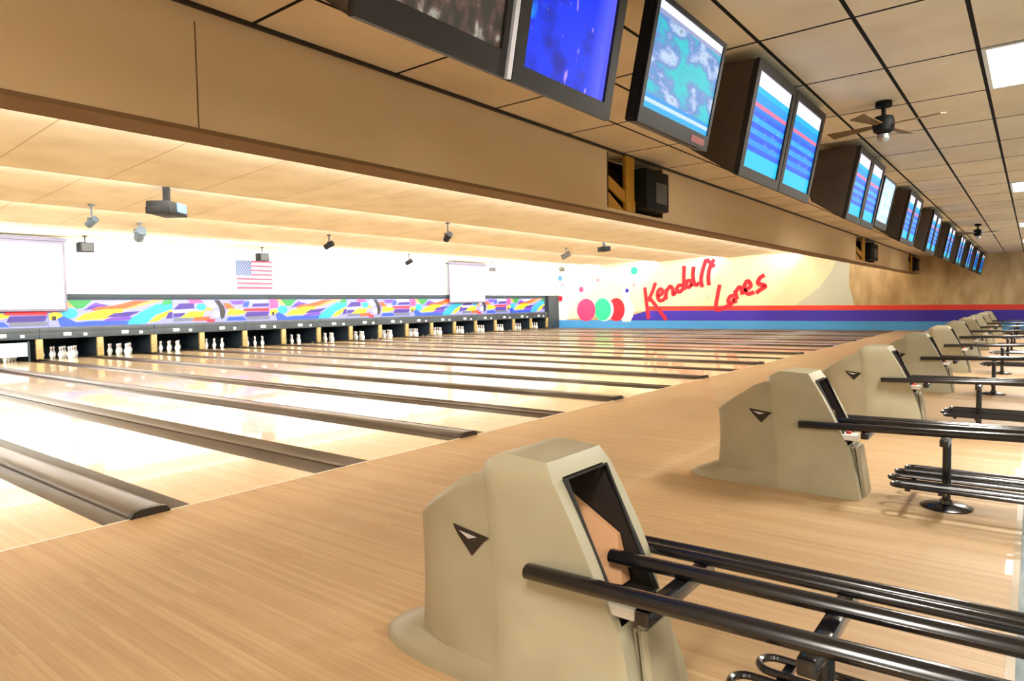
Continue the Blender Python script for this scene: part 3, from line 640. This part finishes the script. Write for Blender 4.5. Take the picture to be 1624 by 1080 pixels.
def crt(x0, x1, kind, lab, bz=(.12, .1), side='dark', left_trim=False):
    w = x1-x0
    t = thing('score_monitor', lab, 'monitor', (x0, YBt, ZB_), 0, 'score monitors under the ceiling')
    h = ZT_-ZB_; dt = YTt-YBt
    bm = B()
    hexa(bm, [(.005, .0, 0), (w-.005, .0, 0), (w-.005, .36, .25), (.005, .36, .25), (.005, dt, h), (w-.005, dt, h), (w-.005, .32, h+.02), (.005, .32, h+.02)])
    hexa(bm, [(.12, .3605, .3), (w-.12, .3605, .3), (w-.2, .56, .4), (.2, .56, .4), (.12, .33, h-.1), (w-.12, .33, h-.1), (w-.2, .5, h-.2), (.2, .5, h-.2)])
    bmesh.ops.bevel(bm, geom=bm.edges[:], offset=.012, segments=2, affect='EDGES'); link('cabinet', bm, M['cab'], t)
    b0, b1 = bz                                                      # bezel below and round the screen
    bm = B(); fx = [0, .07, w-.07, w]; fv = [0, b0/h, 1-b1/h, 1]
    def cell(a, b, c, d, o0=.001, o1=.03):
        P = lambda x, v, o: slope_pt(x, v, o)
        hexa(bm, [P(a, c, o1), P(b, c, o1), P(b, c, o0), P(a, c, o0), P(a, d, o1), P(b, d, o1), P(b, d, o0), P(a, d, o0)])
    cell(.0, w, 0, fv[1]); cell(0, w, fv[2], 1); cell(0, fx[1], fv[1], fv[2]); cell(fx[2], w, fv[1], fv[2]); link('bezel', bm, M['bezel'], t, smooth=False)
    bm = B(); cell(fx[1], fx[2], fv[1], fv[2], .001, .014); link('screen', bm, SM[kind], t, smooth=False)
    if left_trim: bm = B(); cell(w-.035, w-.008, 0, 1, .03, .045); link('side_trim', bm, M['silver'], t, smooth=False)
    bm = B(); box(bm, w/2-.06, w/2+.06, .12, .24, h+.0105, CEIL-ZB_-.0005); link('ceiling_mount', bm, M['fix'], t)
    return t
def flat_tv(x0, x1, kind, lab, zb=2.37, zt=3.03, logo=False):
    w = x1-x0; h = zt-zb; dt = -.14
    t = thing('flat_screen_television', lab, 'television', (x0, 1.74, zb), 0, 'flat screens among the score monitors')
    P = lambda x, v, o: (x, dt*v-o*.98, h*v-o*.2)
    def cell(bm, a, b, c, d, o0, o1): hexa(bm, [P(a, c, o1), P(b, c, o1), P(b, c, o0), P(a, c, o0), P(a, d, o1), P(b, d, o1), P(b, d, o0), P(a, d, o0)])
    bm = B(); cell(bm, 0, w, 0, 1, -.07, 0); bmesh.ops.bevel(bm, geom=bm.edges[:], offset=.008, segments=2, affect='EDGES'); link('television_housing', bm, M['bezel2'], t)
    bm = B(); cell(bm, 0, w, 0, .13, .0005, .015); cell(bm, 0, w, .96, 1, .0005, .015); cell(bm, 0, .035, .13, .96, .0005, .015); cell(bm, w-.035, w, .13, .96, .0005, .015); o = link('bezel', bm, M['bezel2'], t, smooth=False)
    bm = B(); cell(bm, .035, w-.035, .13, .96, .0005, .006); link('screen', bm, SM[kind], t, smooth=False)
    if logo:
        bm = B(); cell(bm, w*.72, w*.93, .03, .09, .0155, .017); link('red_badge', bm, mat('badge_dark_red', srgb(150, 12, 30), .4), o, smooth=False)
    bm = B(); box(bm, w/2-.09, w/2+.09, .02, .12, h*.55, h*.95); box(bm, w/2-.03, w/2+.03, .06, .12, h*.9, CEIL-zb-.0005); link('wall_bracket', bm, M['fix'], t)
    return t
flat_tv(.36, 1.29, 'picture', 'flat screen cut off by the top edge, left of the first big monitors')
crt(1.42, 2.225, 'grey', 'big charcoal monitor with a dull grey picture, nearest to the camera', (.10, .06), left_trim=True)
crt(2.24, 3.05, 'blue', 'charcoal monitor with a deep blue picture and a pink streak', (.075, .06))
flat_tv(3.35, 4.33, 'picture', 'flat screen with turquoise and white picture and red badge beneath', logo=True)
pairs = [(4.95, 6.87), (8.5, 10.1), (12.45, 13.95), (15.65, 17.15), (18.9, 20.4), (22.1, 23.6), (25.35, 26.85), (28.55, 30.05), (31.8, 33.3)]
for k, (a, b) in enumerate(pairs):
    c = (a+b)/2
    for s, (p, q) in enumerate(((a, c-.01), (c+.01, b))):
        crt(p, q, 'score', 'dark cabinet monitor with blue score table, %s of the %s blue pair from the camera' % (('left', 'right')[s], ORD[k]), (.075, .06))
flat_tv(10.2, 11.1, 'pale', 'flat screen with pale washed-out picture, right of the second blue score pair')

# ------------------------------------------------------------------ things hanging above the lanes
def lane_ceil(y):
    for a, b in BAYS:
        if a <= y <= b: return ZHI+(ZLO-ZHI)*(y-a)/(b-a)
    return ZLO
def spot(x, y, z, rz, lab, m='fix', s=1.0, kind='can'):
    t = thing('ceiling_spotlight' if kind == 'can' else 'hanging_speaker', lab, 'spotlight' if kind == 'can' else 'speaker', (x, y, z), rz, 'small fixtures hung over the lanes')
    zc = lane_ceil(y)-z
    bm = B(); tube(bm, [(0, 0, .06*s), (0, 0, zc-.0005)], .018, 8); lathe(bm, [(.06, zc-.03), (.06, zc-.001)], 12); link('stem', bm, M[m], t)
    bm = B()
    if kind == 'can':
        d = Vector((.0, .16*s, -.08*s)); 
        tube(bm, [-d*.9, -d*.8, d*.7, d], .1*s, 14); o = link('lamp_housing', bm, M[m], t)
        bm = B(); tube(bm, [d*1.001, d*1.05], .08*s, 14); link('lens', bm, M['glassb'], o)
        bm = B(); box(bm, -.12*s, -.1*s, -.02, .02, -.03*s, .1*s); box(bm, .1*s, .12*s, -.02, .02, -.03*s, .1*s); box(bm, -.12*s, .12*s, -.02, .02, .09*s, .11*s); link('yoke', bm, M[m], t)
    else:
        box(bm, -.16*s, .16*s, -.13*s, .13*s, -.14*s, .1*s, bev=.015); o = link('speaker_cabinet', bm, M[m], t)
        bm = B(); box(bm, -.13*s, .13*s, -.145*s, -.131*s, -.12*s, .08*s); link('grille', bm, M['rubber'], o)
    return t
t = thing('ceiling_projector', 'big dark projector hanging over the near lanes with a blue-grey front', 'projector', (6.2, 13.3, 3.38), math.radians(38))
bm = B(); box(bm, -.36, .36, -.22, .22, -.14, .1, bev=.02); box(bm, -.42, -.3, -.2, .2, -.15, -.02, bev=.01); link('projector_body', bm, M['fix'], t)
bm = B(); box(bm, -.06, .3, -.236, -.221, -.08, .1); link('front_panel', bm, M['glassb'], t)
bm = B(); box(bm, -.05, .05, -.05, .05, .1005, lane_ceil(13.3)-3.38-.0005); link('ceiling_mount', bm, M['fix'], t)
spot(5.75, 15.7, 3.3, .3, 'pale grey spotlight on a long stem over the near lanes, left of the projector', 'fixg', .75)
spot(7.9, 18.5, 3.42, -.2, 'pale grey spotlight below and left of the hanging projector', 'fixg', 1.2)
spot(7.95, 22.3, 3.36, 0, 'black speaker hanging just right of the large projection screen', 'fix', 1.2, 'box')
spot(13.75, 22.3, 3.33, 0, 'black speaker hanging directly above the flag', 'fix', 1.2, 'box')
spot(13.35, 17.8, 3.42, .5, 'small black spotlight over the middle lanes, right of the flag', 'fix', .9)
spot(20.4, 21.6, 3.38, .5, 'small black spotlight, lowest above the masks between flag and small screen', 'fix', .95)
spot(14.1, 13.3, 3.39, -.4, 'black spotlight up near the beam, left of the small projection screen', 'fix', .9)
spot(26.95, 22.3, 3.31, 0, 'grey speaker hanging just right of the small projection screen', 'grey', .9, 'box')
spot(23.0, 15.1, 3.4, .4, 'grey spotlight on a stem in front of the mural wall', 'grey', 1.1)
spot(30.0, 20.0, 3.3, .4, 'dim grey speaker near the corner of the mural wall', 'grey', .9, 'box')
t = thing('ceiling_projector', 'small black projector hanging in front of the mural, below the beam', 'projector', (22.0, 12.75, 3.44), math.radians(52))
bm = B(); box(bm, -.3, .3, -.15, .15, -.08, .09, bev=.02); link('projector_body', bm, M['fix'], t)
bm = B(); box(bm, -.04, .04, -.04, .04, .0905, lane_ceil(12.75)-3.44-.0005) if False else box(bm, -.04, .04, -.04, .04, .0905, lane_ceil(12.75)-3.44+.0); link('ceiling_mount', bm, M['fix'], t)

# ------------------------------------------------------------------ ceiling fans over the approach
def fan(x, y, lab, rot):
    t = thing('ceiling_fan', lab, 'ceiling fan', (x, y, CEIL), rot, 'ceiling fans over the approach')
    bm = B(); lathe(bm, [(.07, -.05), (.07, -.0005)], 16); tube(bm, [(0, 0, -.13), (0, 0, -.05)], .02, 10); link('canopy', bm, M['fix'], t)
    bm = B(); lathe(bm, [(.04, -.3), (.085, -.27), (.095, -.2), (.08, -.14), (.03, -.125)], 20); link('motor', bm, M['fix'], t)
    bm = B(); lathe(bm, [(.03, -.37), (.055, -.34), (.05, -.301)], 16); link('lamp_cup', bm, M['steel'], t)
    for k in range(4):
        a = k*math.pi/2; bm = B(); c, s = math.cos(a), math.sin(a)
        def P(u, v, z): return (u*c-v*s, u*s+v*c, z)
        hexa(bm, [P(.09, -.03, -.225), P(.5, -.065, -.235), P(.5, .065, -.21), P(.09, .03, -.215), P(.09, -.03, -.217), P(.5, -.065, -.227), P(.5, .065, -.202), P(.09, .03, -.207)]); link('blade', bm, M['blade'], t)
    return t
fan(7.1, 1.13, 'ceiling fan with brown blades and black motor, nearest to the camera', math.radians(75))
fan(20.3, 1.13, 'far ceiling fan with brown blades at the end of the monitor row', math.radians(60))

# ------------------------------------------------------------------ troffers in the approach ceiling (their own lamps)
def troffer(x, y, lab):
    t = thing('ceiling_light', lab, 'ceiling light', (x, y, CEIL), 0, 'fluorescent panels in the approach ceiling')
    bm = B()
    for a in ((0, 1.2, 0, .03), (0, 1.2, .56, .59), (0, .03, .03, .56), (1.17, 1.2, .03, .56)): box(bm, *a, -.012, -.0005)
    link('frame', bm, M['plaque'], t, smooth=False)
    bm = B(); box(bm, .031, 1.169, .031, .559, -.006, -.0006); link('diffuser', bm, M['diff'], t, smooth=False)
    area('lamp', (.6, .295, -.02), 1.1, .5, 165, (1, .94, .84), (0, 0, 0), t)
    return t
n = 0
for k, x in enumerate((6.1, 13.42, 20.74, 26.84)):
    troffer(x, -.25, 'bright fluorescent ceiling panel at the right edge, %s from the camera' % ORD[k])
for yy_ in (-.25, -3.9, -7.5):
    for x in (-6.1, -1.22)+((6.1, 13.42, 20.74, 26.84) if yy_ < -1 else ()):
        troffer(x, yy_, 'fluorescent ceiling panel outside the photo, %s from the left wall in the %s row' % (ORD[(-6.1, -1.22, 6.1, 13.42, 20.74, 26.84).index(x)], {-.25: 'nearest', -3.9: 'middle', -7.5: 'rearmost'}[yy_]))
